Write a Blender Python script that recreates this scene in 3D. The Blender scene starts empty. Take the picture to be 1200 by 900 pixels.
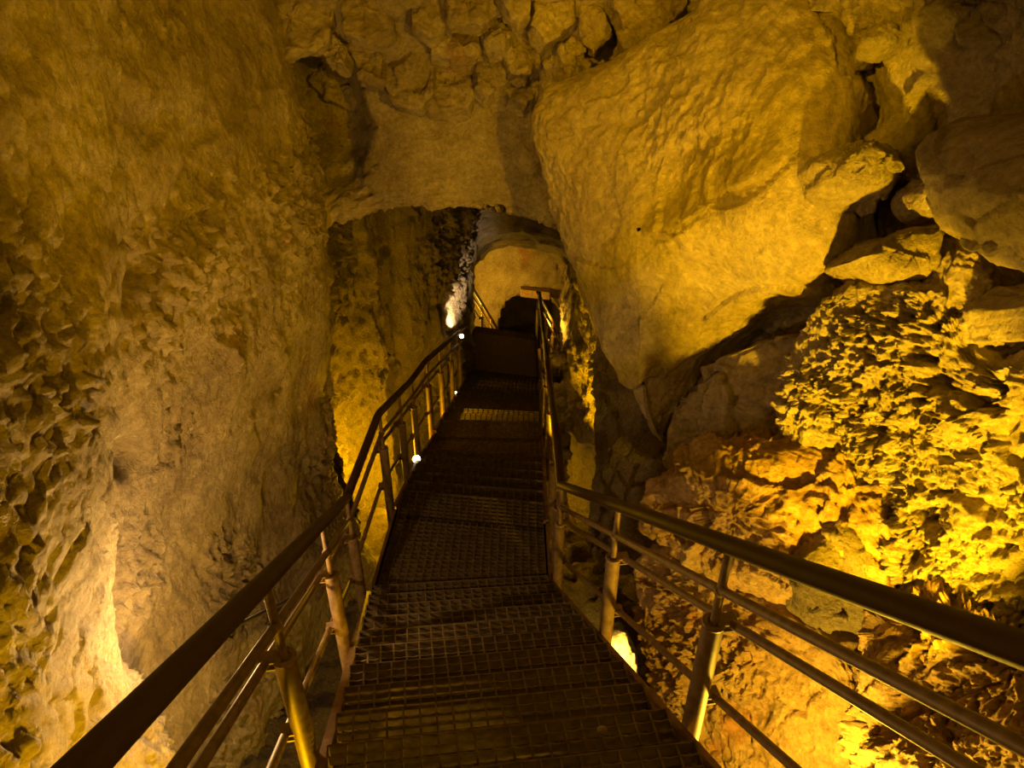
import bpy, math, random
import numpy as np
from mathutils import Vector

SC = bpy.context.scene
COL = SC.collection
H = 3.6                                   # camera height above the landing
F, PITCH = 850.0, math.radians(32)        # focal length in pixels of the 1200 px wide frame
CP, SP = math.cos(PITCH), math.sin(PITCH)
rng = random.Random(7)

# ------------------------------------------------------------------ survey helpers (photo bearings to places)
def ray(px, py):
    x = (px - 600) / F; y = -(py - 450) / F
    return np.array([x, CP + y * SP, -SP + y * CP])
def V(px, py, d): return ray(px, py) * d + np.array([0, 0, H])            # at a distance along the lens axis
def U(px, py, z):                                                         # at a height (camera-relative)
    r = ray(px, py); return r * (z / r[2]) + np.array([0, 0, H])
def YP(px, py, Y):                                                        # at a distance ahead
    r = ray(px, py); return r * (Y / r[1]) + np.array([0, 0, H])

# ------------------------------------------------------------------ noise
def _h(ix, iy, iz, s):
    n = (ix.astype(np.int64) * 374761393 + iy.astype(np.int64) * 668265263 + iz.astype(np.int64) * 2147483647 + s * 974634777) & 0xFFFFFFFF
    n = ((n ^ (n >> 13)) * 1274126177) & 0xFFFFFFFF
    n = ((n ^ (n >> 16)) * 2246822519) & 0xFFFFFFFF
    return ((n ^ (n >> 15)) & 0xFFFFFF) / float(0xFFFFFF)
def vnoise(P, s=0):
    I = np.floor(P).astype(np.int64); f = P - I; f = f * f * f * (f * (f * 6 - 15) + 10)
    out = 0
    for dx in (0, 1):
        wx = f[:, 0] if dx else 1 - f[:, 0]
        for dy in (0, 1):
            wy = f[:, 1] if dy else 1 - f[:, 1]
            for dz in (0, 1):
                wz = f[:, 2] if dz else 1 - f[:, 2]
                out = out + wx * wy * wz * _h(I[:, 0] + dx, I[:, 1] + dy, I[:, 2] + dz, s)
    return out * 2 - 1
ROT = np.array([[.36, .48, -.8], [-.8, .6, 0], [.48, .64, .6]])
def fbm(P, octv=4, gain=.5, s=0, ridge=False):
    a, out, Q = 1.0, 0, P
    for o in range(octv):
        n = vnoise(Q, s + o)
        out = out + a * ((1 - 2 * np.abs(n)) if ridge else n); a *= gain; Q = (Q @ ROT.T) * 2.03 + 11.3
    return out
def cells(P, s=0):
    """Cell noise: distance to nearest and second nearest seed, a random number per cell, and a facet tilted at random in each cell."""
    I = np.floor(P).astype(np.int64)
    f1 = np.full(len(P), 9.); f2 = np.full(len(P), 9.); rid = np.zeros(len(P)); fac = np.zeros(len(P))
    for dx in (-1, 0, 1):
        for dy in (-1, 0, 1):
            for dz in (-1, 0, 1):
                a, b, c = I[:, 0] + dx, I[:, 1] + dy, I[:, 2] + dz
                C = np.stack([a + _h(a, b, c, s), b + _h(a, b, c, s + 1), c + _h(a, b, c, s + 2)], 1)
                D = P - C; d = np.sqrt((D * D).sum(1))
                g = np.stack([_h(a, b, c, s + 3), _h(a, b, c, s + 4), _h(a, b, c, s + 5)], 1) * 2 - 1
                m = d < f1
                f2 = np.where(m, f1, np.minimum(f2, d))
                rid = np.where(m, _h(a, b, c, s + 6), rid); fac = np.where(m, (g * D).sum(1), fac)
                f1 = np.where(m, d, f1)
    return f1, f2, rid, fac

# ------------------------------------------------------------------ mesh helpers
def to_mesh(name, Vt, Fc, mat, parent=None, smooth=True):
    me = bpy.data.meshes.new(name)
    Vt = np.asarray(Vt, dtype=np.float32); Fc = np.asarray(Fc, dtype=np.int32)
    me.vertices.add(len(Vt)); me.vertices.foreach_set('co', Vt.ravel())
    k = Fc.shape[1]
    me.loops.add(Fc.size); me.loops.foreach_set('vertex_index', Fc.ravel())
    me.polygons.add(len(Fc)); me.polygons.foreach_set('loop_start', np.arange(0, Fc.size, k, dtype=np.int32))
    me.update(calc_edges=True); me.validate()
    if smooth: me.polygons.foreach_set('use_smooth', np.ones(len(me.polygons), dtype=bool))
    me.materials.append(mat)
    o = bpy.data.objects.new(name, me); COL.objects.link(o)
    if parent: o.parent = parent
    return o
class MB:
    def __init__(s): s.v, s.f = [], []
    def add(s, vs, fs):
        b = len(s.v); s.v += [tuple(map(float, p)) for p in vs]; s.f += [tuple(b + i for i in f) for f in fs]
    def box(s, c, ax, ay, az, hx, hy, hz):
        c = np.array(c); vs = [c + ax * hx * i + ay * hy * j + az * hz * k for k in (-1, 1) for j in (-1, 1) for i in (-1, 1)]
        s.add(vs, [(0, 2, 3, 1), (4, 5, 7, 6), (0, 1, 5, 4), (2, 6, 7, 3), (0, 4, 6, 2), (1, 3, 7, 5)])
    def tube(s, pts, r, n=12, caps=True, rr=None):
        pts = [np.array(p, float) for p in pts]; N = len(pts); up = None; rings = []
        for i, p in enumerate(pts):
            a = pts[max(i - 1, 0)]; b = pts[min(i + 1, N - 1)]
            t = (b - a) / np.linalg.norm(b - a)
            if up is None: up = np.cross(t, [0, 0, 1.] if abs(t[2]) < .9 else [1., 0, 0])
            up = up - t * (up @ t); up /= np.linalg.norm(up); w = np.cross(t, up)
            R = rr[i] if rr else r
            rings.append([p + R * (math.cos(q) * up + math.sin(q) * w) for q in np.linspace(0, 2 * math.pi, n, endpoint=False)])
        vs = [q for g in rings for q in g]; fs = []
        for i in range(N - 1):
            for j in range(n):
                k = (j + 1) % n; fs.append((i * n + j, i * n + k, (i + 1) * n + k, (i + 1) * n + j))
        if caps: fs += [tuple(range(n))[::-1], tuple((N - 1) * n + j for j in range(n))]
        s.add(vs, fs)
    def ring(s, c, axis, R, r, n=20, m=8):
        axis = np.array(axis, float); axis /= np.linalg.norm(axis)
        a = np.cross(axis, [1., 0, 0] if abs(axis[0]) < .8 else [0, 1., 0]); a /= np.linalg.norm(a); b = np.cross(axis, a)
        vs, fs = [], []
        for i in range(n):
            q = 2 * math.pi * i / n; e = math.cos(q) * a + math.sin(q) * b
            for j in range(m):
                w = 2 * math.pi * j / m; vs.append(np.array(c) + e * (R + r * math.cos(w)) + axis * r * math.sin(w))
        for i in range(n):
            for j in range(m):
                fs.append((i * m + j, ((i + 1) % n) * m + j, ((i + 1) % n) * m + (j + 1) % m, i * m + (j + 1) % m))
        s.add(vs, fs)
    def build(s, name, mat, parent=None, smooth=False, bevel=0):
        me = bpy.data.meshes.new(name); me.from_pydata(s.v, [], s.f); me.update()
        me.materials.append(mat)
        o = bpy.data.objects.new(name, me); COL.objects.link(o)
        if parent: o.parent = parent
        if smooth:
            me.polygons.foreach_set('use_smooth', np.ones(len(me.polygons), dtype=bool))
            me.set_sharp_from_angle(angle=math.radians(40))
        if bevel:
            md = o.modifiers.new('bevel', 'BEVEL'); md.width = bevel; md.segments = 2
        return o
def empty(name, loc, label, cat, group=None):
    o = bpy.data.objects.new(name, None); COL.objects.link(o); o.location = loc; o.empty_display_size = .1
    o['label'] = label; o['category'] = cat
    if group: o['group'] = group
    bpy.context.view_layer.update()
    return o
def keep(o, parent):                      # parent without moving
    o.parent = parent; o.matrix_parent_inverse = parent.matrix_world.inverted(); return o
def tag(o, label, cat, group=None, kind=None):
    o['label'] = label; o['category'] = cat
    if group: o['group'] = group
    if kind: o['kind'] = kind
    return o
def structure(o): o['kind'] = 'structure'; return o
def catmull(pts, n, closed=False):
    P = np.array(pts, float); N = len(P)
    if closed: Q = np.vstack([P[-1], P, P[0], P[1]]); segs = N
    else: Q = np.vstack([2 * P[0] - P[1], P, 2 * P[-1] - P[-2]]); segs = N - 1
    out = []
    for i in range(segs):
        p0, p1, p2, p3 = Q[i:i + 4]
        t = np.linspace(0, 1, 24, endpoint=False)[:, None]
        out.append(.5 * (2 * p1 + (p2 - p0) * t + (2 * p0 - 5 * p1 + 4 * p2 - p3) * t ** 2 + (3 * p1 - p0 - 3 * p2 + p3) * t ** 3))
    if not closed: out.append(P[-1:])
    D = np.vstack(out)
    if closed: D = np.vstack([D, D[:1]])
    L = np.r_[0, np.cumsum(np.linalg.norm(np.diff(D, axis=0), axis=1))]
    s = np.linspace(0, L[-1], n, endpoint=not closed)
    return np.stack([np.interp(s, L, D[:, k]) for k in range(D.shape[1])], 1)
def grid_faces(nu, nv, wrap=False):
    i = np.arange(nu if wrap else nu - 1); j = np.arange(nv - 1)
    I, J = np.meshgrid(i, j, indexing='ij'); K = (I + 1) % nu
    return np.stack([(I * nv + J).ravel(), (K * nv + J).ravel(), (K * nv + J + 1).ravel(), (I * nv + J + 1).ravel()], 1)
def vnormals(Vt, Fc):
    a, b, c, d = (Vt[Fc[:, k]] for k in range(4))
    n = np.cross(c - a, d - b); N = np.zeros_like(Vt)
    for k in range(4): np.add.at(N, Fc[:, k], n)
    L = np.linalg.norm(N, axis=1, keepdims=True); return N / np.maximum(L, 1e-9)

# ------------------------------------------------------------------ rock surface shapes
def rough(P, big=.05, mid=.03, fine=.012, facet=.03, fs=3.0, stones=0., ss=5.0, aniso=(1, 1, 1), seed=0, pits=0.):
    Q = P * np.array(aniso)
    warp = np.stack([vnoise(Q * 2.3, seed + 40 + k) for k in range(3)], 1)
    h = big * fbm(Q * .9, 3, .5, seed)
    if facet:
        f1, f2, rid, fac = cells(Q * fs + warp * .35, seed + 50)
        h = h + facet * (fac * 1.1 + (rid - .5) * .5)
        f1, f2, rid, fac = cells(Q * fs * 2.7 + warp * .5, seed + 60)
        h = h + facet * .4 * (fac * 1.1 + (rid - .5) * .4)
    if stones:
        f1, f2, rid, fac = cells(Q * ss + warp * .25, seed + 70)
        e = np.clip((f2 - f1) * 2.6, 0, 1)
        h = h + stones * (np.sqrt(e) - .75 + (rid - .5) * .5 + fac * .5)
    chip = np.clip(.3 + 1.7 * fbm(Q * 1.7, 2, .5, seed + 90), .1, 1.7)      # patches of chipped stone between smoother ones
    if mid: h = h + mid * fbm(Q * 4 + warp * .6, 4, .55, seed + 7) * .75
    if fine:
        f1, f2, rid, fac = cells(Q * 21 + warp * 1.5, seed + 80)
        h = h + fine * chip * (1.6 * fac + (rid - .5) + .7 * fbm(Q * 27 + warp * 2, 3, .6, seed + 19, ridge=True))
    if pits:
        n = fbm(Q * 9 + warp, 3, .5, seed + 31); h = h - pits * np.clip(n - .25, 0, 1) * 2
    return h
def displace(Vt, Fc, params, dents=(), sign=1):
    N = vnormals(Vt, Fc) * sign
    h = rough(Vt, **params)
    for (c, r, dep) in dents:
        if len(c) == 2:                                  # a bearing: take the nearest surface point along it
            g = ray(*c); g = g / np.linalg.norm(g); W = Vt - np.array([0, 0, H]); L = np.linalg.norm(W, axis=1)
            ok = np.where((W @ g) / L > .9999)[0]
            if not len(ok): continue
            c = Vt[ok[np.argmin(L[ok])]]
        q = ((Vt - np.array(c)) ** 2).sum(1) / r ** 2; h = h - dep * np.exp(-q ** 1.5)
    return Vt + N * h[:, None]
def plan_wall(name, plan, z0, z1, mat, nu=200, nv=200, lean=None, params={}, dents=(), sign=1, zc=None):
    """A wall that follows a line on the plan and rises from z0 to z1; lean(x, y, z) moves it sideways with height."""
    P = catmull(plan, nu); zs = np.linspace(z0, z1, nv)
    X = np.repeat(P[:, 0], nv); Y = np.repeat(P[:, 1], nv); Z = np.tile(zs, nu)
    if lean is not None: dx, dy = lean(X, Y, Z); X = X + dx; Y = Y + dy
    Vt = np.stack([X, Y, Z], 1); Fc = grid_faces(nu, nv)
    Vt = displace(Vt, Fc, params, dents, sign)
    return to_mesh(name, Vt, Fc, mat)
def arch_wall(name, inner, outer, Y, depth, mat, nu=160, nv=120, lean=None, params={}, dents=(), back=None):
    """A wall at distance Y with an arched opening: inner is the opening's outline in (x, z), outer the far outline; the soffit runs back by depth."""
    a = catmull(inner, nu); b = catmull(outer, nu); bk = catmull(back, nu) if back is not None else None
    vs = np.linspace(-1, 1, nv); Vt = np.zeros((nu, nv, 3)); cen = a.mean(0)
    for j, v in enumerate(vs):
        if v < -.15:
            t = (-v - .15) / .85; q = a + (a - cen) * .05 * t if bk is None else a + (bk - a) * t; y = Y + .05 + t * depth
        elif v < .05:
            t = (v + .15) / .2; q = a + (a - cen) * (-.015 + .03 * t * t); y = Y + .05 * (1 - t) ** 2
        else:
            t = (v - .05) / .95; q = a + (a - cen) * .015 + (b - a) * t ** 1.3; y = Y
        Vt[:, j, 0] = q[:, 0]; Vt[:, j, 2] = q[:, 1]; Vt[:, j, 1] = y
    Vt = Vt.reshape(-1, 3)
    if lean is not None: Vt[:, 1] += lean(Vt[:, 0], Vt[:, 2])
    Fc = grid_faces(nu, nv)
    N = vnormals(Vt, Fc); sg = -1 if N[:, 1].mean() > 0 else 1
    Vt = displace(Vt, Fc, params, dents, sg)
    return to_mesh(name, Vt, Fc, mat)
def rock(name, outline, mat, front=.2, back=.25, p=2.4, na=90, nr=26, params={}, dents=(), round_=True, tip=(0, 0)):
    """A solid stone: outline points (bearing x, bearing y, distance) give its rim in space; it swells to front and back of that rim."""
    O = np.array([V(*q) for q in outline])
    C = O.mean(0)
    if round_: R = catmull(O, na, closed=True)
    else:
        D = np.vstack([O, O[:1]]); L = np.r_[0, np.cumsum(np.linalg.norm(np.diff(D, axis=0), axis=1))]
        s = np.linspace(0, L[-1], na, endpoint=False); R = np.stack([np.interp(s, L, D[:, k]) for k in range(3)], 1)
        R = .25 * np.roll(R, 1, 0) + .5 * R + .25 * np.roll(R, -1, 0)
    E = R - C
    u, sv, vt = np.linalg.svd(E, full_matrices=False); n = vt[2]
    if n @ (np.array([0, 0, H]) - C) < 0: n = -n
    phis = np.linspace(-math.pi / 2, math.pi / 2, nr * 2 + 1)
    Vt = np.zeros((na, len(phis), 3))
    for j, q in enumerate(phis):
        r = math.cos(q); r = max(r, .012); s = (1 - r ** p) ** (1 / p)
        off = n * (front * s if q > 0 else -back * s)
        Vt[:, j] = C + E * r + off
    Vt = Vt.reshape(-1, 3); Fc = grid_faces(na, len(phis), wrap=True)
    N = vnormals(Vt, Fc); sg = 1 if (N * (Vt - C)).sum() > 0 else -1
    Vt = displace(Vt, Fc, params, dents, sg)
    if sg < 0: Fc = Fc[:, ::-1]
    base = Vt[:, 2].min()
    loc = np.array([C[0], C[1], base])
    o = to_mesh(name, Vt - loc, Fc, mat); o.location = loc
    return o

# ------------------------------------------------------------------ materials
def nodes(name):
    m = bpy.data.materials.new(name); m.use_nodes = True; nt = m.node_tree; nt.nodes.clear()
    return m, nt, (lambda t, **k: _n(nt, t, k))
def _n(nt, t, k):
    n = nt.nodes.new(t)
    for a, b in k.items(): setattr(n, a, b)
    return n
def rock_mat(name, cols, scale=1.0, bump=.5, rgh=.75, spec=.35, stain=None, fleck=None, grain=.36):
    m, nt, N = nodes(name); L = nt.links.new
    out = N('ShaderNodeOutputMaterial'); b = N('ShaderNodeBsdfPrincipled'); L(b.outputs[0], out.inputs[0])
    geo = N('ShaderNodeNewGeometry'); tc = geo.outputs['Position']
    n1 = N('ShaderNodeTexNoise'); n1.inputs['Scale'].default_value = 2.2 * scale; n1.inputs['Detail'].default_value = 9; n1.inputs['Roughness'].default_value = .72; n1.inputs['Distortion'].default_value = .2
    L(tc, n1.inputs['Vector'])
    r = N('ShaderNodeValToRGB'); L(n1.outputs[0], r.inputs[0]); e = r.color_ramp.elements
    for i, (pos, c) in enumerate(cols):
        if i < 2: e[i].position = pos; e[i].color = (*c, 1)
        else: q = e.new(pos); q.color = (*c, 1)
    colr = r.outputs[0]
    if stain:
        n4 = N('ShaderNodeTexNoise'); n4.inputs['Scale'].default_value = stain[1]; n4.inputs['Detail'].default_value = 5; L(tc, n4.inputs['Vector'])
        rr = N('ShaderNodeValToRGB'); rr.color_ramp.elements[0].position = stain[2]; rr.color_ramp.elements[1].position = stain[2] + .1; L(n4.outputs[0], rr.inputs[0])
        mx = N('ShaderNodeMixRGB'); mx.inputs[2].default_value = (*stain[0], 1); L(rr.outputs[0], mx.inputs[0]); L(colr, mx.inputs[1]); colr = mx.outputs[0]
    if fleck:
        n5 = N('ShaderNodeTexNoise'); n5.inputs['Scale'].default_value = fleck[1]; n5.inputs['Detail'].default_value = 6; n5.inputs['Roughness'].default_value = .7; L(tc, n5.inputs['Vector'])
        rr = N('ShaderNodeValToRGB'); rr.color_ramp.elements[0].position = fleck[2]; rr.color_ramp.elements[1].position = fleck[2] + .06; L(n5.outputs[0], rr.inputs[0])
        mx = N('ShaderNodeMixRGB'); mx.inputs[2].default_value = (*fleck[0], 1); L(rr.outputs[0], mx.inputs[0]); L(colr, mx.inputs[1]); colr = mx.outputs[0]
    b.inputs['Roughness'].default_value = rgh; b.inputs['Specular IOR Level'].default_value = spec
    n2 = N('ShaderNodeTexNoise'); n2.inputs['Scale'].default_value = 34 * scale; n2.inputs['Detail'].default_value = 8; n2.inputs['Roughness'].default_value = .74; L(tc, n2.inputs['Vector'])
    n3 = N('ShaderNodeTexVoronoi', feature='F1'); n3.inputs['Scale'].default_value = 30 * scale; L(tc, n3.inputs['Vector'])
    mad = N('ShaderNodeMath', operation='MULTIPLY_ADD'); L(n3.outputs[0], mad.inputs[0]); mad.inputs[1].default_value = .25; L(n2.outputs[0], mad.inputs[2])
    # small light and dark grains of the stone itself
    mg = N('ShaderNodeTexNoise'); mg.inputs['Scale'].default_value = 26 * scale; mg.inputs['Detail'].default_value = 7; mg.inputs['Roughness'].default_value = .8; mg.inputs['Distortion'].default_value = .15; L(tc, mg.inputs['Vector'])
    mr = N('ShaderNodeMapRange'); mr.inputs[1].default_value = .36; mr.inputs[2].default_value = .66; mr.inputs[3].default_value = 1 - grain; mr.inputs[4].default_value = 1 + grain * .8; L(mg.outputs[0], mr.inputs[0])
    mm = N('ShaderNodeMixRGB', blend_type='MULTIPLY'); mm.inputs[0].default_value = 1; L(colr, mm.inputs[1]); L(mr.outputs[0], mm.inputs[2]); L(mm.outputs[0], b.inputs['Base Color'])
    bp = N('ShaderNodeBump'); bp.inputs['Strength'].default_value = min(1, bump * 1.7); bp.inputs['Distance'].default_value = .05; L(mad.outputs[0], bp.inputs['Height'])
    L(bp.outputs[0], b.inputs['Normal'])
    return m
def steel_mat(name, c1, c2, rgh=.45, metal=.5, scale=30):
    m, nt, N = nodes(name); L = nt.links.new
    out = N('ShaderNodeOutputMaterial'); b = N('ShaderNodeBsdfPrincipled'); L(b.outputs[0], out.inputs[0])
    geo = N('ShaderNodeNewGeometry')
    n1 = N('ShaderNodeTexNoise'); n1.inputs['Scale'].default_value = scale; n1.inputs['Detail'].default_value = 6; L(geo.outputs['Position'], n1.inputs['Vector'])
    r = N('ShaderNodeValToRGB'); r.color_ramp.elements[0].position = .35; r.color_ramp.elements[1].position = .68
    r.color_ramp.elements[0].color = (*c1, 1); r.color_ramp.elements[1].color = (*c2, 1); L(n1.outputs[0], r.inputs[0]); L(r.outputs[0], b.inputs['Base Color'])
    b.inputs['Metallic'].default_value = metal
    mr = N('ShaderNodeMapRange'); mr.inputs[3].default_value = rgh - .1; mr.inputs[4].default_value = rgh + .15; L(n1.outputs[0], mr.inputs[0]); L(mr.outputs[0], b.inputs['Roughness'])
    bp = N('ShaderNodeBump'); bp.inputs['Strength'].default_value = .15; bp.inputs['Distance'].default_value = .004; L(n1.outputs[0], bp.inputs['Height']); L(bp.outputs[0], b.inputs['Normal'])
    return m
def glow_mat(name, c, s):
    m, nt, N = nodes(name); out = N('ShaderNodeOutputMaterial'); e = N('ShaderNodeEmission'); e.inputs[0].default_value = (*c, 1); e.inputs[1].default_value = s
    nt.links.new(e.outputs[0], out.inputs[0]); return m
LIME = [(.30, (.20, .15, .095)), (.72, (.50, .42, .30)), (.50, (.36, .29, .19))]
M_LEFT = rock_mat('limestone_left', LIME, 1.0, .45, .7, .4, stain=((.42, .2, .08), 1.3, .66), fleck=((.62, .56, .42), 14, .63))
M_RUB = rock_mat('rubble_limestone', [(.28, (.26, .2, .12)), (.72, (.60, .52, .36)), (.5, (.42, .34, .22))], 1.3, .5, .6, .5)
M_BOULD = rock_mat('smooth_limestone', [(.3, (.24, .18, .11)), (.75, (.46, .38, .26)), (.5, (.36, .29, .19))], .9, .4, .65, .45, fleck=((.6, .52, .38), 11, .66))
M_ROUGH = rock_mat('rough_limestone', [(.3, (.30, .24, .15)), (.72, (.56, .48, .34)), (.5, (.44, .36, .24))], 1.2, .5, .75, .3)
M_ORANGE = rock_mat('ochre_limestone', [(.3, (.34, .2, .09)), (.72, (.60, .46, .28)), (.5, (.50, .33, .17))], 1.0, .5, .65, .4, stain=((.45, .2, .07), 2.4, .6))
M_ARCH = rock_mat('mortared_limestone', LIME, 1.4, .4, .8, .3, stain=((.33, .18, .09), 2, .62))
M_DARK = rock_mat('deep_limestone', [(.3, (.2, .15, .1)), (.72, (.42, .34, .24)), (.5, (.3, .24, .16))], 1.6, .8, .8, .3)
M_FLOOR = rock_mat('cave_floor_earth', [(.3, (.12, .09, .06)), (.7, (.28, .22, .15))], 1.5, .8, .9, .2)
M_HAND = steel_mat('rusty_brown_handrail_steel', (.03, .010, .004), (.055, .019, .008), .6, 0)
M_PIPE = steel_mat('worn_brown_pipe_steel', (.13, .08, .04), (.22, .15, .085), .55, .25)
M_STEP = steel_mat('rusty_grating_steel', (.085, .058, .03), (.17, .125, .07), .6, .3)
M_STR = steel_mat('rusty_stringer_steel', (.13, .07, .03), (.22, .13, .06), .5, .35)
M_LAMPB = steel_mat('black_lamp_housing', (.01, .01, .01), (.02, .018, .015), .5, .2)
M_LENS = glow_mat('lit_lamp_lens', (1, .82, .42), 6)
YEL = (1.0, .51, .002)
WARM = (1.0, .66, .28)

# ------------------------------------------------------------------ stairs
A = [(-.60, 1.50, H - 2.424), (.468, 1.62, H - 2.424)]
B = [U(438, 707, -3.6), U(641, 695, -3.6)]
Cc = [U(467, 603, -3.6), U(637, 620, -3.6)]
D = [U(497, 538, -4.3), U(635, 545, -4.3)]
Ee = [U(512, 513, -4.3), U(632, 515, -4.3)]
Ff = [U(552, 442, -5.9), U(631, 451, -5.9)]
G = [U(555, 389, -5.9), U(627, 399, -5.9)]
A, B, Cc, D, Ee, Ff, G = ([np.array(q, float) for q in s] for s in (A, B, Cc, D, Ee, Ff, G))
EXT = [A[i] + (A[i] - B[i]) * .85 for i in (0, 1)]
UPV = np.array([0, 0, 1.])
def unit(v): return v / np.linalg.norm(v)
def lerp(a, b, t): return a + (b - a) * t
def grating(name, q, parent, mat, pitch_y=.038, pitch_x=.056, h=.045, along=False):
    """q: four top corners near-left, near-right, far-left, far-right. Serrated bars across, round rods along, a flat edge band round it."""
    nl, nr_, fl, fr = q; mb = MB()
    dep = (np.linalg.norm(fl - nl) + np.linalg.norm(fr - nr_)) / 2; wid = np.linalg.norm(nr_ - nl)
    n = max(2, round(dep / pitch_y)); k = max(2, round(wid / pitch_x))
    for i in range(n + 1):
        a = lerp(nl, fl, i / n); b = lerp(nr_, fr, i / n); ax = unit(b - a); ay = unit(np.cross(UPV, ax)); L = np.linalg.norm(b - a)
        if i in (0, n):
            mb.box((a + b) / 2 - UPV * (h * .6), ax, ay, UPV, L / 2, .0025, h * .6); continue
        m = k * 2; vs, fs = [], []
        for t in range(m + 1):
            p = lerp(a, b, t / m); z = 0 if t % 2 == 0 else -.007
            for s in (-1, 1):
                vs += [p + ay * .0022 * s + UPV * z, p + ay * .0022 * s - UPV * h]
        for t in range(m):
            o = t * 4; fs += [(o, o + 1, o + 5, o + 4), (o + 2, o + 6, o + 7, o + 3), (o, o + 4, o + 6, o + 2), (o + 1, o + 3, o + 7, o + 5)]
        mb.add(vs, fs)
    for j in range(k + 1):
        a = lerp(nl, nr_, j / k); b = lerp(fl, fr, j / k); ay = unit(b - a); ax = unit(np.cross(ay, UPV))
        if j in (0, k): mb.box((a + b) / 2 - UPV * (h * .6), ax, ay, UPV, .003, np.linalg.norm(b - a) / 2, h * .6)
        else: mb.box((a + b) / 2 - UPV * .006, ax, ay, UPV, .0035, np.linalg.norm(b - a) / 2, .0045)
    o = mb.build(name, mat); return keep(o, parent)
def plate(name, pts_top, drop, th, out, parent, mat, rise=0.0):
    """an upright strip of steel plate that follows pts_top"""
    mb = MB()
    for a, b in zip(pts_top[:-1], pts_top[1:]):
        d = unit(b - a); n = unit(np.cross(d, UPV)) * out
        vs = []
        for p in (a, b):
            for s in (0, 1): vs += [p + n * th * s + UPV * rise, p + n * th * s - UPV * drop]
        mb.add(vs, [(0, 1, 5, 4), (2, 6, 7, 3), (0, 4, 6, 2), (1, 3, 7, 5), (0, 2, 3, 1), (4, 5, 7, 6)])
        vs = []
        for p in (a, b):
            for s in (0, 1): vs += [p + n * .034 * s + UPV * rise, p + n * .034 * s + UPV * (rise - th)]
        mb.add(vs, [(0, 1, 5, 4), (2, 6, 7, 3), (0, 4, 6, 2), (1, 3, 7, 5), (0, 2, 3, 1), (4, 5, 7, 6)])
    o = mb.build(name, mat); return keep(o, parent)
def flight(P, Q, n, name, label, extra=0, over=.012, pitch_y=.038, lip=.06):
    """P upper end, Q lower end (left and right edges); n treads; extra treads above P."""
    top = [lerp(Q[i], P[i], (n + extra) / n) for i in (0, 1)]
    root = empty(name, tuple((Q[0] + Q[1]) / 2), label, 'staircase')
    rise = (P[0][2] - Q[0][2]) / n
    for k in range(1, n + extra + 1):
        t0, t1 = k / n, (k - 1) / n
        z = Q[0][2] + rise * k
        nl, nr_ = lerp(Q[0], P[0], t0), lerp(Q[1], P[1], t0); fl, fr = lerp(Q[0], P[0], t1), lerp(Q[1], P[1], t1)
        q = []
        for v, e in ((nl, 0), (nr_, 0), (fl, 1), (fr, 1)):
            v = v.copy(); v[2] = z
            q.append(v)
        for a in (0, 1): q[2 + a] = q[2 + a] + unit(q[2 + a] - q[a]) * over
        grating('tread', q, root, M_STEP, pitch_y)
    for i, sg in ((0, -1), (1, 1)):
        plate('stringer', [top[i] + UPV * .03, Q[i] + UPV * .03], .24, .012, sg, root, M_STR, lip)
    return root
flight(A, B, 8, 'metal_staircase', 'nearest rusty steel staircase with grating treads leading down to the landing', extra=5, lip=.085)
def platform(q, name, label, pitch_y=.038):
    root = empty(name, tuple(sum(q) / 4 - UPV * .05), label, 'platform')
    grating('grating', [v - UPV * 0 for v in q], root, M_STEP, pitch_y)
    plate('edge_beam', [q[0], q[2]], .2, .012, -1, root, M_STR, .05)
    plate('edge_beam', [q[1], q[3]], .2, .012, 1, root, M_STR, .05)
    return root
platform([B[0], B[1], Cc[0], Cc[1]], 'landing_platform', 'steel grating landing between the nearest flight and the next one')
flight([v.copy() for v in Cc], D, 6, 'metal_staircase', 'short dark steel flight of steps just below the near landing')
platform([D[0], D[1], Ee[0], Ee[1]], 'landing_platform', 'narrow steel grating landing halfway down, lit at its right end')
flight([v.copy() for v in Ee], Ff, 12, 'metal_staircase', 'long dark steel flight descending from the narrow landing to the deck')
# far deck of boards laid lengthwise
deck = empty('deck', tuple((Ff[0] + G[1]) / 2 - UPV * .05), 'dark steel plank deck at the far end before the low arch', 'platform')
mb = MB(); nb = 12
for i in range(nb):
    a = lerp(Ff[0], Ff[1], (i + .01) / nb); b = lerp(Ff[0], Ff[1], (i + .99) / nb); c = lerp(G[0], G[1], (i + .01) / nb); d = lerp(G[0], G[1], (i + .99) / nb)
    mb.add([a, b, d, c, a - UPV * .04, b - UPV * .04, d - UPV * .04, c - UPV * .04], [(0, 1, 2, 3), (4, 7, 6, 5), (0, 4, 5, 1), (2, 6, 7, 3), (0, 3, 7, 4), (1, 5, 6, 2)])
keep(mb.build('boards', M_STEP), deck)
plate('edge_beam', [Ff[0], G[0]], .2, .012, -1, deck, M_STR, .04); plate('edge_beam', [Ff[1], G[1]], .2, .012, 1, deck, M_STR, .04)
# flight that drops away beyond the deck
dn = [G[i] + unit(np.array([.12, 1, 0])) * 2.3 - UPV * 1.7 for i in (0, 1)]
flight([v.copy() for v in G], dn, 11, 'metal_staircase', 'farthest steel flight dropping out of sight beyond the deck', pitch_y=.05)

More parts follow.
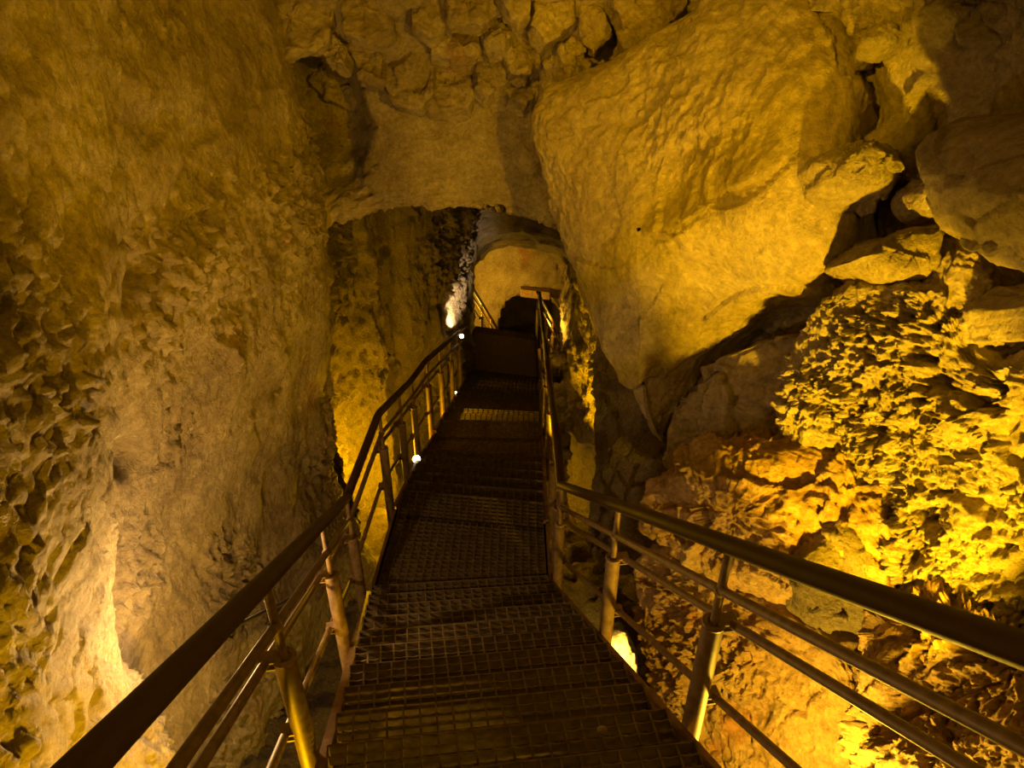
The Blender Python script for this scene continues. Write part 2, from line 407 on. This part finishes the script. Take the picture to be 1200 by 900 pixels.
# ------------------------------------------------------------------ railings
HT = dict(low=.25, mid=.58, high=.72, hand=.885)
def railing(side, path, posts, label, off=.06, ends=(False, False), name='stair_railing', heights=HT):
    """path: stair edge points; posts: (segment, t) along the path."""
    sg = -1 if side == 0 else 1
    base = [np.array(p, float) for p in path]
    nrm = []
    for i in range(len(base)):
        a = base[max(i - 1, 0)]; b = base[min(i + 1, len(base) - 1)]; d = b - a; d[2] = 0; d = unit(d); nrm.append(np.array([d[1], -d[0], 0]) * sg)
    line = [p + n * off for p, n in zip(base, nrm)]
    root = empty(name, tuple(line[-1]), label, 'railing')
    def smooth(pts, r=.09):
        out = [pts[0]]
        for i in range(1, len(pts) - 1):
            a, b, c = pts[i - 1], pts[i], pts[i + 1]
            p = b + unit(a - b) * min(r, np.linalg.norm(a - b) * .4); q = b + unit(c - b) * min(r, np.linalg.norm(c - b) * .4)
            for t in np.linspace(0, 1, 6): out.append((1 - t) ** 2 * p + 2 * t * (1 - t) * b + t * t * q)
        out.append(pts[-1]); return out
    mb = MB(); mb.tube(smooth([p + UPV * heights['hand'] for p in line]), .026, 20); keep(mb.build('handrail', M_HAND, smooth=True), root)
    for k, o2, r in (('high', .0, .0135), ('mid', .05, .0135), ('low', .05, .0135)):
        mb = MB(); mb.tube(smooth([p + n * o2 + UPV * heights[k] for p, n in zip(line, nrm)]), r, 12); keep(mb.build('rail', M_PIPE, smooth=True), root)
    for (i, t) in posts:
        p = lerp(line[i], line[i + 1], t); n = nrm[i]; d = unit(line[i + 1] - line[i])
        mb = MB(); mb.tube([p - UPV * .12, p + UPV * (heights['mid'] + .01)], .031, 18)
        po = keep(mb.build('post', M_PIPE, smooth=True), root)
        mb = MB(); mb.tube([p + UPV * heights['mid'], p + UPV * (heights['hand'] - .015)], .0125, 12); keep(mb.build('upper_tube', M_PIPE, smooth=True), po)
        mb = MB(); mb.ring(p + UPV * (heights['mid'] + .01), UPV, .026, .009); keep(mb.build('collar', M_PIPE, smooth=True), po)
        mb = MB(); mb.ring(p + UPV * heights['high'], UPV, .0135, .008); mb.ring(p + UPV * heights['high'], d, .0145, .007)
        keep(mb.build('clamp', M_PIPE, smooth=True), po)
        for k in ('mid', 'low'):
            mb = MB(); z = heights[k]; q = p + UPV * z
            mb.box(q + n * .035 + UPV * .016, n, unit(np.cross(UPV, n)), UPV, .03, .022, .003)
            mb.box(q + n * .035 - UPV * .016, n, unit(np.cross(UPV, n)), UPV, .03, .018, .003)
            mb.ring(q + n * .05, d, .0145, .005)
            keep(mb.build('bracket', M_PIPE), po)
        mb = MB(); mb.box(p - UPV * .1 - n * .03, n, unit(np.cross(UPV, n)), UPV, .05, .035, .005); keep(mb.build('foot_plate', M_STR), po)
    return root
railing(0, [EXT[0], A[0], B[0]], [(1, -.12), (1, .44), (1, .97)], 'left railing of the nearest flight, in front of the pale lit wall')
railing(1, [EXT[1], A[1], B[1]], [(1, -.16), (1, .38), (1, .99)], 'right railing of the nearest flight, crossing the brightly lit rock')
railing(0, [B[0], Cc[0], D[0], Ee[0], Ff[0], G[0]], [(1, .02), (1, .55), (2, .02), (3, .02), (3, .25), (3, .5), (3, .75), (4, .02), (4, .97)], 'left railing from the near landing down to the far deck')
railing(1, [B[1], Cc[1], D[1], Ee[1], Ff[1], G[1]], [(0, .25), (1, .05), (2, .02), (3, .05), (3, .35), (3, .67), (4, .02), (4, .97)], 'right railing from the near landing down to the far deck')
hl, hr = YP(586, 388, 12.9), YP(653, 391, 12.9)
for sd, e, label in ((0, hl, 'short left railing sloping away beyond the end of the far deck'), (1, hr, 'short right railing sloping away beyond the end of the far deck')):
    g = G[sd] + np.array([0, .03, 0])
    e2 = e - UPV * HT['hand']
    railing(sd, [g, e2], [(0, .03), (0, .36), (0, .68), (0, .97)], label, off=.03)

# ------------------------------------------------------------------ cave
def sm(a, b, x): t = np.clip((x - a) / (b - a), 0, 1); return t * t * (3 - 2 * t)
# main left wall with its corner at the arch
plan = [(-1.7, -1.6), (-1.66, .5), (-1.62, 1.6), (-1.52, 2.6), (-1.42, 3.5), (-1.34, 4.1), (-1.31, 4.45), (-1.4, 4.75), (-1.75, 5.0), (-2.3, 5.1)]
def lean_l(X, Y, Z):
    return .10 * np.sin(Z * 1.7 + Y) - .12 * sm(2.2, 0, Z) * sm(4.6, 3, Y), 0 * X
structure(plan_wall('wall_left', plan, -1.9, 5.2, M_LEFT, 420, 420, lean_l, dict(big=.08, mid=.022, fine=.02, facet=.022, fs=2.6, seed=3),
    dents=[((168, 535), .085, .16), ((150, 535), .06, .10), ((140, 590), .05, .08), ((150, 312), .13, .10), ((165, 320), .08, .05), ((262, 460), .2, -.05), ((330, 560), .14, .06), ((240, 320), .16, -.04), ((110, 100), .1, .06), ((225, 718), .02, .03), ((100, 180), .09, .05)], sign=1))
# near rubble wall
plan = [(-1.25, -1.8), (-1.27, -.4), (-1.28, .6), (-1.31, 1.2), (-1.36, 1.6), (-1.46, 1.85), (-1.7, 2.0), (-2.0, 2.0)]
def lean_n(X, Y, Z): return -.10 * sm(2.6, .2, Z) + .04 * np.sin(Z * 2.3), .5 * (np.clip(Z, 1.15, 4) - 1.3) * sm(-.5, 1.4, Y) + .06 * np.sin(Z * 3)
structure(plan_wall('wall_near_left', plan, -1.9, 5.2, M_RUB, 360, 480, lean_n, dict(big=.05, mid=.02, fine=.016, facet=.014, fs=4, stones=.018, ss=11.5, aniso=(1, 1, .7), seed=11), sign=1))
# arch wall ahead, leaning towards the viewer at its top
YA = 4.75
def at_y(pts, Y): return [tuple(YP(a, b, Y)[[0, 2]]) for a, b in pts]
inner = at_y([(392, 760), (384, 560), (378, 420), (372, 340), (371, 292), (384, 262), (420, 247), (480, 238), (550, 240), (600, 249), (645, 262), (690, 285), (735, 340), (760, 460), (770, 620), (775, 800)], YA)
outer = [(-1.9, -2.2), (-2.3, -.5), (-2.6, 1.5), (-2.5, 4.6), (-1.4, 5.6), (-.6, 5.7), (0, 5.7), (.9, 5.7), (1.8, 5.4), (2.4, 4.2), (2.4, 1.5), (2.3, -.5), (2.2, -2.2)]
def lean_a(X, Z): return -.75 * sm(H - .95, H + .6, Z) + .6 * sm(-.85, -1.15, X) * sm(H - 1.6, H - 1.1, Z) * sm(H - .6, H - .76, Z)
structure(arch_wall('wall_back', inner, outer, YA, .45, M_ARCH, 380, 300, lean_a, dict(big=.05, mid=.03, fine=.011, facet=.03, fs=3.5, seed=21)))
# chamber beyond the arch: niche column, recess and pillar on the left
plan = [(-1.5, 4.85), (-1.78, 5.5), (-1.68, 6.2), (-1.42, 6.75), (-1.38, 7.0), (-1.6, 7.35), (-1.62, 7.7), (-1.25, 8.15), (-1.0, 8.5), (-.76, 9.0), (-.6, 9.6), (-.62, 9.9), (-.95, 10.2), (-1.1, 11), (-1.05, 12.5), (-1.0, 14)]
def lean_c(X, Y, Z): return .05 * np.sin(Z * 2.1 + Y * 2) - .12 * sm(.5, -1.5, Z) * 0, 0 * X
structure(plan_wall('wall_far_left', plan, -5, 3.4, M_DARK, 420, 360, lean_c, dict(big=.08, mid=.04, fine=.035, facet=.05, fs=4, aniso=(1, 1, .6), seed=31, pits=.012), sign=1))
plan = [(1.15, 4.9), (.98, 5.35), (.74, 5.95), (.66, 6.3), (.70, 6.7), (1.0, 7.1), (1.3, 7.8), (1.3, 8.8), (1.1, 9.8), (1.0, 11), (1.05, 12.5), (1.1, 14)]
def lean_r(X, Y, Z): return -.16 * sm(-.8, 2.2, Z) + .03 * np.sin(Z * 3), 0 * X
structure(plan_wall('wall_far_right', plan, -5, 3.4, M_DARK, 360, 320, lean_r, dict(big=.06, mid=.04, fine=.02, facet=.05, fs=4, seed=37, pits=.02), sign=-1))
# second arch and third low arch
inner = at_y([(545, 700), (549, 520), (550, 400), (550, 320), (556, 284), (580, 268), (610, 264), (645, 274), (672, 292), (680, 340), (680, 430), (682, 560), (684, 700)], 9.95)
back = at_y([(545, 700), (553, 520), (554, 400), (555, 335), (562, 312), (582, 300), (610, 297), (643, 302), (662, 314), (670, 345), (672, 430), (676, 560), (680, 700)], 11.4)
outer = [(-1.3, -3.5), (-1.5, -1.5), (-1.6, 0), (-1.7, 1.5), (-1.6, 2.8), (-1, 3.2), (-.2, 3.3), (.6, 3.2), (1.3, 2.8), (1.5, 1.5), (1.5, 0), (1.4, -1.5), (1.3, -3.5)]
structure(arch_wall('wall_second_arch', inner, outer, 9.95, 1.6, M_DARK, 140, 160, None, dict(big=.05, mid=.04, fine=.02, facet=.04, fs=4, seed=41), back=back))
inner = at_y([(586, 520), (584, 430), (583, 395), (588, 362), (603, 345), (622, 343), (642, 348), (656, 362), (662, 392), (661, 430), (660, 520)], 13.6)
outer = [(-1.5, -5), (-1.6, -3.5), (-1.7, -2.5), (-1.7, -1), (-1.4, 1.5), (.2, 2.2), (1.6, 1.5), (1.8, -1), (1.8, -2.5), (1.8, -3.5), (1.8, -5)]
structure(arch_wall('wall_third_arch', inner, outer, 13.6, 1.2, M_ARCH, 140, 120, None, dict(big=.05, mid=.03, fine=.02, facet=.03, fs=4, seed=47)))
plan = [(-1.2, 14.6), (-1.0, 16), (-.6, 17.2), (.4, 17.4), (1.2, 16.8), (1.4, 14.6)]
structure(plan_wall('wall_end', plan, -7, 1, M_ARCH, 120, 90, None, dict(big=.06, mid=.04, fine=.02, facet=.04, fs=4, seed=53), sign=1))
# right wall
plan = [(2.15, -1.8), (2.05, 0), (1.92, 1.2), (1.72, 2.1), (1.5, 2.9), (1.28, 3.6), (1.1, 4.2), (1.02, 4.8), (1.15, 5.2), (1.6, 5.4)]
def lean_rw(X, Y, Z): return -.28 * sm(1.4, -.2, Z) * sm(4.2, 2.6, Y) - .12 * sm(3, 4.6, Z) + .05 * np.sin(Z * 2.2 + Y), 0 * X
structure(plan_wall('wall_right', plan, -1.9, 5.2, M_ROUGH, 420, 420, lean_rw, dict(big=.12, mid=.04, fine=.014, facet=.09, fs=2.2, seed=61), sign=-1))
# floor and roof
def sheet(name, x0, x1, y0, y1, zf, mat, nx, ny, params, sign=1):
    X, Y = np.meshgrid(np.linspace(x0, x1, nx), np.linspace(y0, y1, ny), indexing='ij'); X, Y = X.ravel(), Y.ravel()
    Vt = np.stack([X, Y, zf(X, Y)], 1); Fc = grid_faces(nx, ny); return to_mesh(name, displace(Vt, Fc, params, (), sign), Fc, mat)
ys = [-2, 1.5, B[0][1], Cc[0][1], D[0][1], Ff[0][1], G[0][1], 13, 18]; zs = [H - .3, H - 2.4, 0, 0, -.7, -2.3, -2.3, -4, -4.3]
def zfl(X, Y): return np.interp(Y, ys, zs) - 1.15 + .12 * np.abs(X)
structure(sheet('floor', -2.4, 2.4, -2, 18, zfl, M_FLOOR, 110, 420, dict(big=.1, mid=.05, fine=.02, facet=.08, fs=3, seed=71)))
def zce(X, Y): return np.interp(Y, [-2, 3, 4.5, 5, 9, 10, 14, 18], [5.3, 5.3, 5.3, 3.3, 3.2, 2.0, .3, 0]) - .18 * X * X * .5
structure(sheet('ceiling', -2.8, 2.8, -2, 18, zce, M_ARCH, 70, 220, dict(big=.12, mid=.05, fine=.02, facet=.1, fs=2, seed=77), -1))
plan = [(-2.4, -1.7), (-1, -1.9), (1, -1.9), (2.4, -1.7)]
structure(plan_wall('wall_behind', plan, -1.9, 5.4, M_ROUGH, 80, 90, None, dict(big=.12, mid=.04, fine=.0, facet=.1, fs=2, seed=79), sign=1))

# ------------------------------------------------------------------ rocks on the right
def rk(outline, mat, label, cat='rock', d=None, group=None, name='rock', **k):
    o = rock(name, [q if len(q) == 3 else (*q, d) for q in outline], mat, **k)
    return tag(o, label, cat, group)
R0 = dict(big=.05, mid=.03, fine=.01, facet=.05, fs=2.4)
rk([(652, 112, 4.2), (700, 86, 4.0), (760, 66, 3.8), (820, 20, 3.65), (880, -40, 3.45), (960, -40, 3.2), (1004, 60, 3.0), (1008, 160, 2.95), (1010, 230, 2.95), (1005, 300, 3.0), (985, 350, 3.2), (930, 378, 3.5), (880, 402, 3.75), (845, 432, 3.95), (815, 485, 4.15), (790, 528, 4.3), (768, 500, 4.35), (735, 432, 4.4), (708, 372, 4.4), (685, 328, 4.4), (668, 275, 4.35), (656, 215, 4.3), (645, 160, 4.25)],
   M_BOULD, 'huge smooth boulder overhanging the right of the stairs', 'boulder', name='boulder', front=.42, back=.7, p=2.6, na=340, nr=110, params=dict(big=.07, mid=.022, fine=.006, facet=.03, fs=1.3, seed=101))
rk([(840, 420, 3.75), (895, 393, 3.5), (955, 385, 3.3), (968, 430, 3.25), (955, 495, 3.3), (920, 518, 3.4), (860, 524, 3.65), (800, 545, 3.95), (782, 535, 4.05), (795, 490, 4.0), (812, 450, 3.9)],
   M_BOULD, 'brown shadowed rock wedged under the huge boulder', name='rock', front=.06, back=.5, p=3, na=200, nr=60, params=dict(big=.04, mid=.02, fine=.008, facet=.05, fs=3, seed=103))
rk([(995, 306), (1018, 282), (1058, 268), (1090, 267), (1093, 322), (1072, 331), (1030, 333)], M_RUB, 'bright yellow square stone jutting out right of the huge boulder', 'stone', d=2.72, name='stone', front=.14, back=.3, p=4.5, na=140, nr=40, round_=False, params=dict(big=.015, mid=.012, fine=.006, facet=.015, fs=6, seed=105))
rk([(940, 202), (956, 185), (1000, 178), (1026, 182), (1047, 214), (1030, 236), (985, 241), (946, 226)], M_RUB, 'jutting stone with pale top above the bright square stone', 'stone', d=2.85, name='stone', front=.16, back=.4, p=3, na=140, nr=40, round_=False, params=dict(big=.02, mid=.02, fine=.006, facet=.03, fs=6, seed=107))
rk([(1176, 362), (1200, 340), (1240, 332), (1245, 395), (1186, 399)], M_RUB, 'bright stone cut off by the right edge of the view', 'stone', d=2.3, name='stone', front=.12, back=.3, p=4, na=120, nr=34, round_=False, params=dict(big=.015, mid=.012, fine=.006, facet=.02, fs=6, seed=109))
rk([(1074, 226), (1090, 206), (1109, 224), (1106, 250), (1084, 249)], M_RUB, 'small pale stone beside the jutting stone with pale top', 'stone', d=2.6, name='stone', front=.08, back=.2, p=3, na=80, nr=24, params=dict(big=.01, mid=.012, fine=.006, facet=.02, fs=7, seed=111))
rk([(1016, 42), (1030, 27), (1050, 32), (1054, 54), (1036, 63), (1018, 56)], M_RUB, 'small rounded pale knob of stone high on the right wall', 'stone', d=2.72, name='stone', front=.05, back=.3, p=2.4, na=80, nr=24, params=dict(big=.01, mid=.008, fine=.004, facet=.01, fs=7, seed=113))
rk([(1095, 190, 2.5), (1110, 165, 2.5), (1160, 140, 2.35), (1240, 150, 2.15), (1290, 230, 2.0), (1270, 320, 2.05), (1200, 318, 2.25), (1160, 292, 2.35), (1120, 262, 2.45)], M_BOULD, 'large brown rounded rock at the upper right edge of the view', front=.15, back=.5, p=2.4, na=160, nr=50, params=dict(big=.05, mid=.02, fine=.008, facet=.04, fs=3, seed=115))
rk([(1098, 300), (1140, 270), (1172, 325), (1168, 378), (1130, 372), (1104, 345)], M_BOULD, 'dark rock sunk in shadow between the two bright stones', d=2.6, front=.08, back=.4, p=2.4, na=120, nr=40, params=dict(big=.03, mid=.02, fine=.008, facet=.03, fs=4, seed=117))
rk([(930, 495, 3.2), (936, 405, 3.15), (990, 345, 2.95), (1080, 335, 2.7), (1130, 358, 2.6), (1170, 412, 2.5), (1290, 400, 2.15), (1300, 620, 2.2), (1290, 800, 2.3), (1150, 705, 2.6), (1062, 695, 2.8), (1052, 605, 2.9), (965, 525, 3.1)],
   M_ROUGH, 'wide rough yellow rock face pitted all over, below the bright square stone', front=.10, back=.5, p=5, na=420, nr=150, params=dict(big=.05, mid=.035, fine=.022, facet=.028, fs=8, aniso=(1.2, 1.2, 1.8), seed=119, pits=.05), dents=[((1175, 530), .075, .28), ((1190, 690), .07, .16), ((1075, 610), .05, .10), ((985, 480), .06, .06)])
rk([(785, 545, 3.75), (825, 512, 3.5), (890, 520, 3.3), (960, 515, 3.1), (1015, 540, 2.98), (1050, 600, 2.86), (1048, 670, 2.86), (1000, 705, 2.95), (900, 690, 3.25), (830, 650, 3.55), (768, 610, 3.85)],
   M_ORANGE, 'orange lit rock mass below the wedged brown rock', front=.22, back=.5, p=2.6, na=260, nr=90, params=dict(big=.07, mid=.04, fine=.014, facet=.055, fs=3.2, seed=121))
rk([(940, 665), (984, 606), (1016, 640), (1040, 690), (1030, 745), (945, 728)], M_DARK, 'pointed shadowed rock standing in front of the orange rock', d=2.86, front=.07, back=.3, p=2.2, na=140, nr=44, round_=False, params=dict(big=.02, mid=.012, fine=.006, facet=.03, fs=5, seed=123))  # darker stone colour carries the shadow this rock lies in
rk([(762, 665, 4.2), (800, 640, 3.9), (900, 690, 3.4), (960, 725, 3.12), (1015, 800, 3.0), (1010, 960, 3.0), (900, 1000, 3.25), (845, 960, 3.5), (805, 880, 3.8), (775, 800, 4.05)],
   M_ORANGE, 'glowing rock slope behind the right railing, brightest at its foot', front=.16, back=.5, p=4, na=340, nr=120, params=dict(big=.04, mid=.03, fine=.02, facet=.03, fs=5, seed=125))
rk([(1005, 720, 2.85), (1062, 690, 2.7), (1150, 700, 2.5), (1270, 780, 2.2), (1290, 960, 2.15), (1150, 1000, 2.3), (1020, 980, 2.6), (1010, 840, 2.8)],
   M_ORANGE, 'jagged dark rock behind the right handrail at the lower right', front=.14, back=.4, p=3, na=300, nr=110, params=dict(big=.08, mid=.08, fine=.02, facet=.075, fs=4, aniso=(1.5, 1.5, .8), seed=127))
rk([(714, 731), (732, 736), (742, 758), (745, 780), (741, 812), (722, 800), (709, 774)], M_RUB, 'small stone glowing white beside the near staircase', 'stone', d=4.62, name='stone', front=.06, back=.15, p=4, na=80, nr=24, round_=False, params=dict(big=.01, mid=.008, fine=.004, facet=.02, fs=8, seed=129))
rk([(644, 416), (655, 412), (664, 403), (672, 396), (676, 410), (668, 426), (652, 432)], M_ROUGH, 'curled lit ledge of rock right of the far deck', d=9.6, front=.12, back=.25, p=2.5, na=70, nr=20, params=dict(big=.02, mid=.02, fine=.01, facet=.03, fs=5, seed=131))
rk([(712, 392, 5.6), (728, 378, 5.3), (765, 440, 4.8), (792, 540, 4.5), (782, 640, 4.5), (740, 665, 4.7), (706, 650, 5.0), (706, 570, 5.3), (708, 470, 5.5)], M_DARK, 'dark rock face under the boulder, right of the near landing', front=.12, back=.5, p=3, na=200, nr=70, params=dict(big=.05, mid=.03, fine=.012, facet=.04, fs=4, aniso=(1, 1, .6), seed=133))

# rubble stones bedded in the wall above the arch
RUB = [
 ([(306, -30), (396, -30), (380, 50), (346, 62), (321, 72), (311, 40)], 'big square block at the left end of the stones above the arch'),
 ([(376, 52), (392, 44), (408, 60), (404, 76), (384, 72)], None),
 ([(364, 96), (380, 75), (403, 72), (424, 105), (413, 129), (384, 114)], 'pale block with a dark gap beside it, left above the arch'),
 ([(400, -30), (452, -30), (456, 36), (430, 45), (405, 38)], None),
 ([(408, 52), (432, 48), (450, 66), (446, 96), (426, 96)], None),
 ([(452, 44), (478, 30), (508, 68), (505, 105), (490, 128), (462, 118), (450, 96)], 'tall pointed stone low in the middle of the stones above the arch'),
 ([(480, -30), (524, -30), (522, 28), (508, 44), (482, 28)], None),
 ([(528, -30), (566, -30), (566, 27), (528, 24)], None),
 ([(508, 46), (530, 31), (558, 31), (556, 62), (520, 68), (507, 60)], None),
 ([(496, 108), (520, 80), (545, 78), (553, 110), (548, 128), (506, 129)], None),
 ([(560, 62), (580, 55), (592, 70), (596, 96), (572, 114), (558, 100)], None),
 ([(567, 40), (588, 8), (605, 28), (592, 54), (571, 55)], None),
 ([(570, -30), (625, -30), (622, 20), (606, 26), (590, 4)], None),
 ([(594, 60), (606, 32), (621, 36), (631, 66), (618, 85), (598, 85)], None),
 ([(596, 89), (626, 87), (631, 109), (615, 123), (597, 116)], None),
 ([(632, 68), (640, 60), (650, 66), (650, 78), (638, 80)], 'smallest round stone at the right of the stones above the arch'),
 ([(635, 86), (658, 83), (657, 112), (638, 116)], None),
 ([(628, -30), (672, -30), (668, 30), (640, 50), (626, 30)], None),
 ([(683, 12), (706, 10), (716, 44), (696, 63), (682, 54)], 'pale wedge of stone at the top, left of the huge boulder'),
 ([(655, 60), (672, 46), (684, 62), (688, 84), (666, 90)], None),
 ([(714, -30), (806, -30), (800, 5), (770, 38), (736, 58), (727, 18)], 'broad slab of stone at the top edge over the huge boulder'),
]
def vault_d(px, py):
    for d in np.linspace(3, 7, 160):
        P = V(px, py, d)
        if P[1] >= YA + lean_a(P[0], np.array(P[2])): return d
    return 5
for i, (ol, lb) in enumerate(RUB):
    c = np.mean(np.array(ol, float), 0); d = vault_d(*c) - (.03 if c[0] < 660 else .12)
    oo = [(c[0] + (x - c[0]) * 1.1, c[1] + (y - c[1]) * 1.1, d + rng.uniform(-.05, .05)) for x, y in ol]
    rk(oo, M_ARCH if i % 3 else M_BOULD, lb or 'one of the brown rubble stones packed in the wall above the arch', 'stone', group='rubble stones above the arch', name='stone', front=rng.uniform(.03, .055), back=.14, p=6, na=80, nr=22, round_=False, params=dict(big=.008, mid=.008, fine=.006, facet=.03, fs=6, seed=200 + i * 3))
# lintel stone over the low arch and a pebble on a tread
mb = MB(); c = YP(627, 344, 13.5); mb.box(c + np.array([0, .06, 0]), np.array([1., 0, -.12]), np.array([0, 1., 0]), UPV, .30, .12, .085)
o = mb.build('lintel_stone', M_ORANGE, bevel=.015); tag(o, 'flat orange lintel stone over the low dark arch at the far end', 'stone')
P = lerp(lerp(B[0], A[0], 9.2 / 8), lerp(B[1], A[1], 9.2 / 8), .79)
pz = B[0][2] + .147 * 10
def pebble(P, s, label):
    th, ph = np.meshgrid(np.linspace(0, 2 * math.pi, 20, endpoint=False), np.linspace(.03, math.pi - .03, 14), indexing='ij')
    Vt = np.stack([np.cos(th) * np.sin(ph) * s, np.sin(th) * np.sin(ph) * s * .7, (np.cos(ph) + 1) * s * .45], -1).reshape(-1, 3)
    Fc = grid_faces(20, 14, True); Vt = Vt * (1 + .2 * vnoise(Vt * 60 + 3, 5))[:, None]
    o = to_mesh('pebble', Vt, Fc, M_RUB); o.location = P; tag(o, label, 'pebble')
pebble((P[0], P[1], pz + .002), .018, 'pale pebble lying on the tread at the right of the nearest staircase')

# ------------------------------------------------------------------ lamps
def lamp(pos, aim, r, label, arm=None):
    pos = np.array(pos); d = unit(np.array(aim, float) - pos)
    root = empty('spotlight', tuple(pos - UPV * r * 1.6), label, 'lamp', 'stairway spotlights')
    mb = MB(); mb.tube([pos - d * r * 2.2, pos - d * r * 1.6, pos - d * .004, pos + d * .012], r, 24, rr=[r * .55, r * .95, r * 1.12, r * 1.12], caps=True); keep(mb.build('housing', M_LAMPB, smooth=True), root)
    mb = MB(); mb.tube([pos + d * .012, pos + d * .018], r, 24, rr=[r, r * .9]); keep(mb.build('lens', M_LENS, smooth=True), root)
    mb = MB(); mb.tube([pos - d * r, pos - d * r - UPV * r * 1.6], .008, 8); mb.box(pos - d * r - UPV * r * 1.6, np.array([1., 0, 0]), np.array([0, 1., 0]), UPV, r * .7, r * .7, .005); keep(mb.build('mount', M_LAMPB), root)
    if arm is not None:
        mb = MB(); mb.tube([pos - d * r, np.array(arm)], .009, 10); keep(mb.build('arm', M_LAMPB, smooth=True), root)
CAM = np.array([0, 0, H])
p1, p2, p3, p4 = V(488, 538, 6.6), V(534, 462, 9.4), V(541, 394, 9.85), V(262, 735, 2.85)
lamp(p1, CAM + np.array([.6, 0, 0]), .036, 'glowing round lamp at the foot of the left railing by the short flight')
lamp(p2, CAM + np.array([.4, 0, 0]), .036, 'glowing round lamp at the foot of the left railing on the long flight')
lamp(p3, CAM + np.array([0, 0, 1.]), .03, 'glowing round lamp under the white lit pillar')
lamp(p4, (-1.6, 2.1, H - 2.2), .022, 'small lamp hidden behind the left handrail, whitening the wall corner', arm=lerp(A[0], B[0], .44) + np.array([-.07, 0, .545]))
def point(pos, power, col=YEL, r=.05, aim=None, size=None, blend=.6):
    li = bpy.data.lights.new('light', 'SPOT' if aim is not None else 'POINT'); li.energy = power; li.color = col; li.shadow_soft_size = r
    o = bpy.data.objects.new('light', li); COL.objects.link(o); o.location = tuple(pos)
    if aim is not None:
        li.spot_size = math.radians(size or 120); li.spot_blend = blend
        o.rotation_euler = Vector(np.array(aim) - np.array(pos)).to_track_quat('-Z', 'Y').to_euler()
    return o
point((.98, 1.3, H - 2.6), 66, (1, .57, .03), .05)                            # foot of the right slope
point((1.0, .9, H - 2.0), 390, (1, .54, .006), .05, aim=V(1035, 500, 2.75), size=53, blend=.5)   # spot added to brighten the rough rock face from below
point(p4 + unit(np.array([-1.6, 2.1, H - 2.2]) - p4) * .06, 26, (1, .60, .22), .02)   # behind the left handrail
point((-.8, .95, H - 2.75), 80, YEL, .06, aim=(-1.6, 1.9, H - 1.9), size=130, blend=.7)   # left of the stairs behind the viewer
point((-.9, 1.0, H + .5), 235, YEL, .04, aim=V(815, 85, 3.5), size=40, blend=.5)   # spot added for the upper boulder; its cone edge makes the shade line
point((1.55, .0, H - .4), 230, YEL, .05, aim=V(330, 70, 4.0), size=56, blend=.5)  # from the right towards the arch
point((.25, -1.0, H + .8), 42, (1, .52, .02), .05)                              # fill light added high behind the viewer to brighten the stairs
point(V(708, 788, 4.42), 60, (1, .6, .07), .02, aim=V(731, 772, 4.62), size=95, blend=.5)                                          # beside the near stairs
point(V(683, 572, 6.5), 210, YEL, .03, aim=V(690, 430, 6.6), size=75, blend=.6)   # right niche
point((-1.36, 5.65, H - 4.45), 40, YEL, .03)                                         # left niche
point(V(492, 560, 8.0), 50, YEL, .04)                                         # recess behind the pillar
point(p3 + np.array([.02, -.04, .09]), 60, (1, .70, .36), .02, aim=V(521, 340, 10.1), size=86, blend=.6)   # white pillar
point((-.78, 12.2, H - 6.1), 75, (1, .52, .03), .04)                          # by the low arch
point((.72, 11.9, H - 6.2), 25, (1, .52, .03), .04)

# ------------------------------------------------------------------ camera and world
cam = bpy.data.cameras.new('camera'); co = bpy.data.objects.new('camera', cam); COL.objects.link(co)
cam.sensor_width = 36; cam.lens = F / 1200 * 36; cam.clip_start = .02
co.location = (0, 0, H); co.rotation_euler = (math.pi / 2 - PITCH, 0, 0); SC.camera = co
w = bpy.data.worlds.new('dark'); SC.world = w; w.use_nodes = True
w.node_tree.nodes['Background'].inputs[0].default_value = (.02, .012, .002, 1); w.node_tree.nodes['Background'].inputs[1].default_value = .3
SC.view_settings.view_transform = 'Standard'; SC.view_settings.look = 'None'; SC.view_settings.gamma = 1; SC.view_settings.exposure = .5
SC.view_settings.use_curve_mapping = False
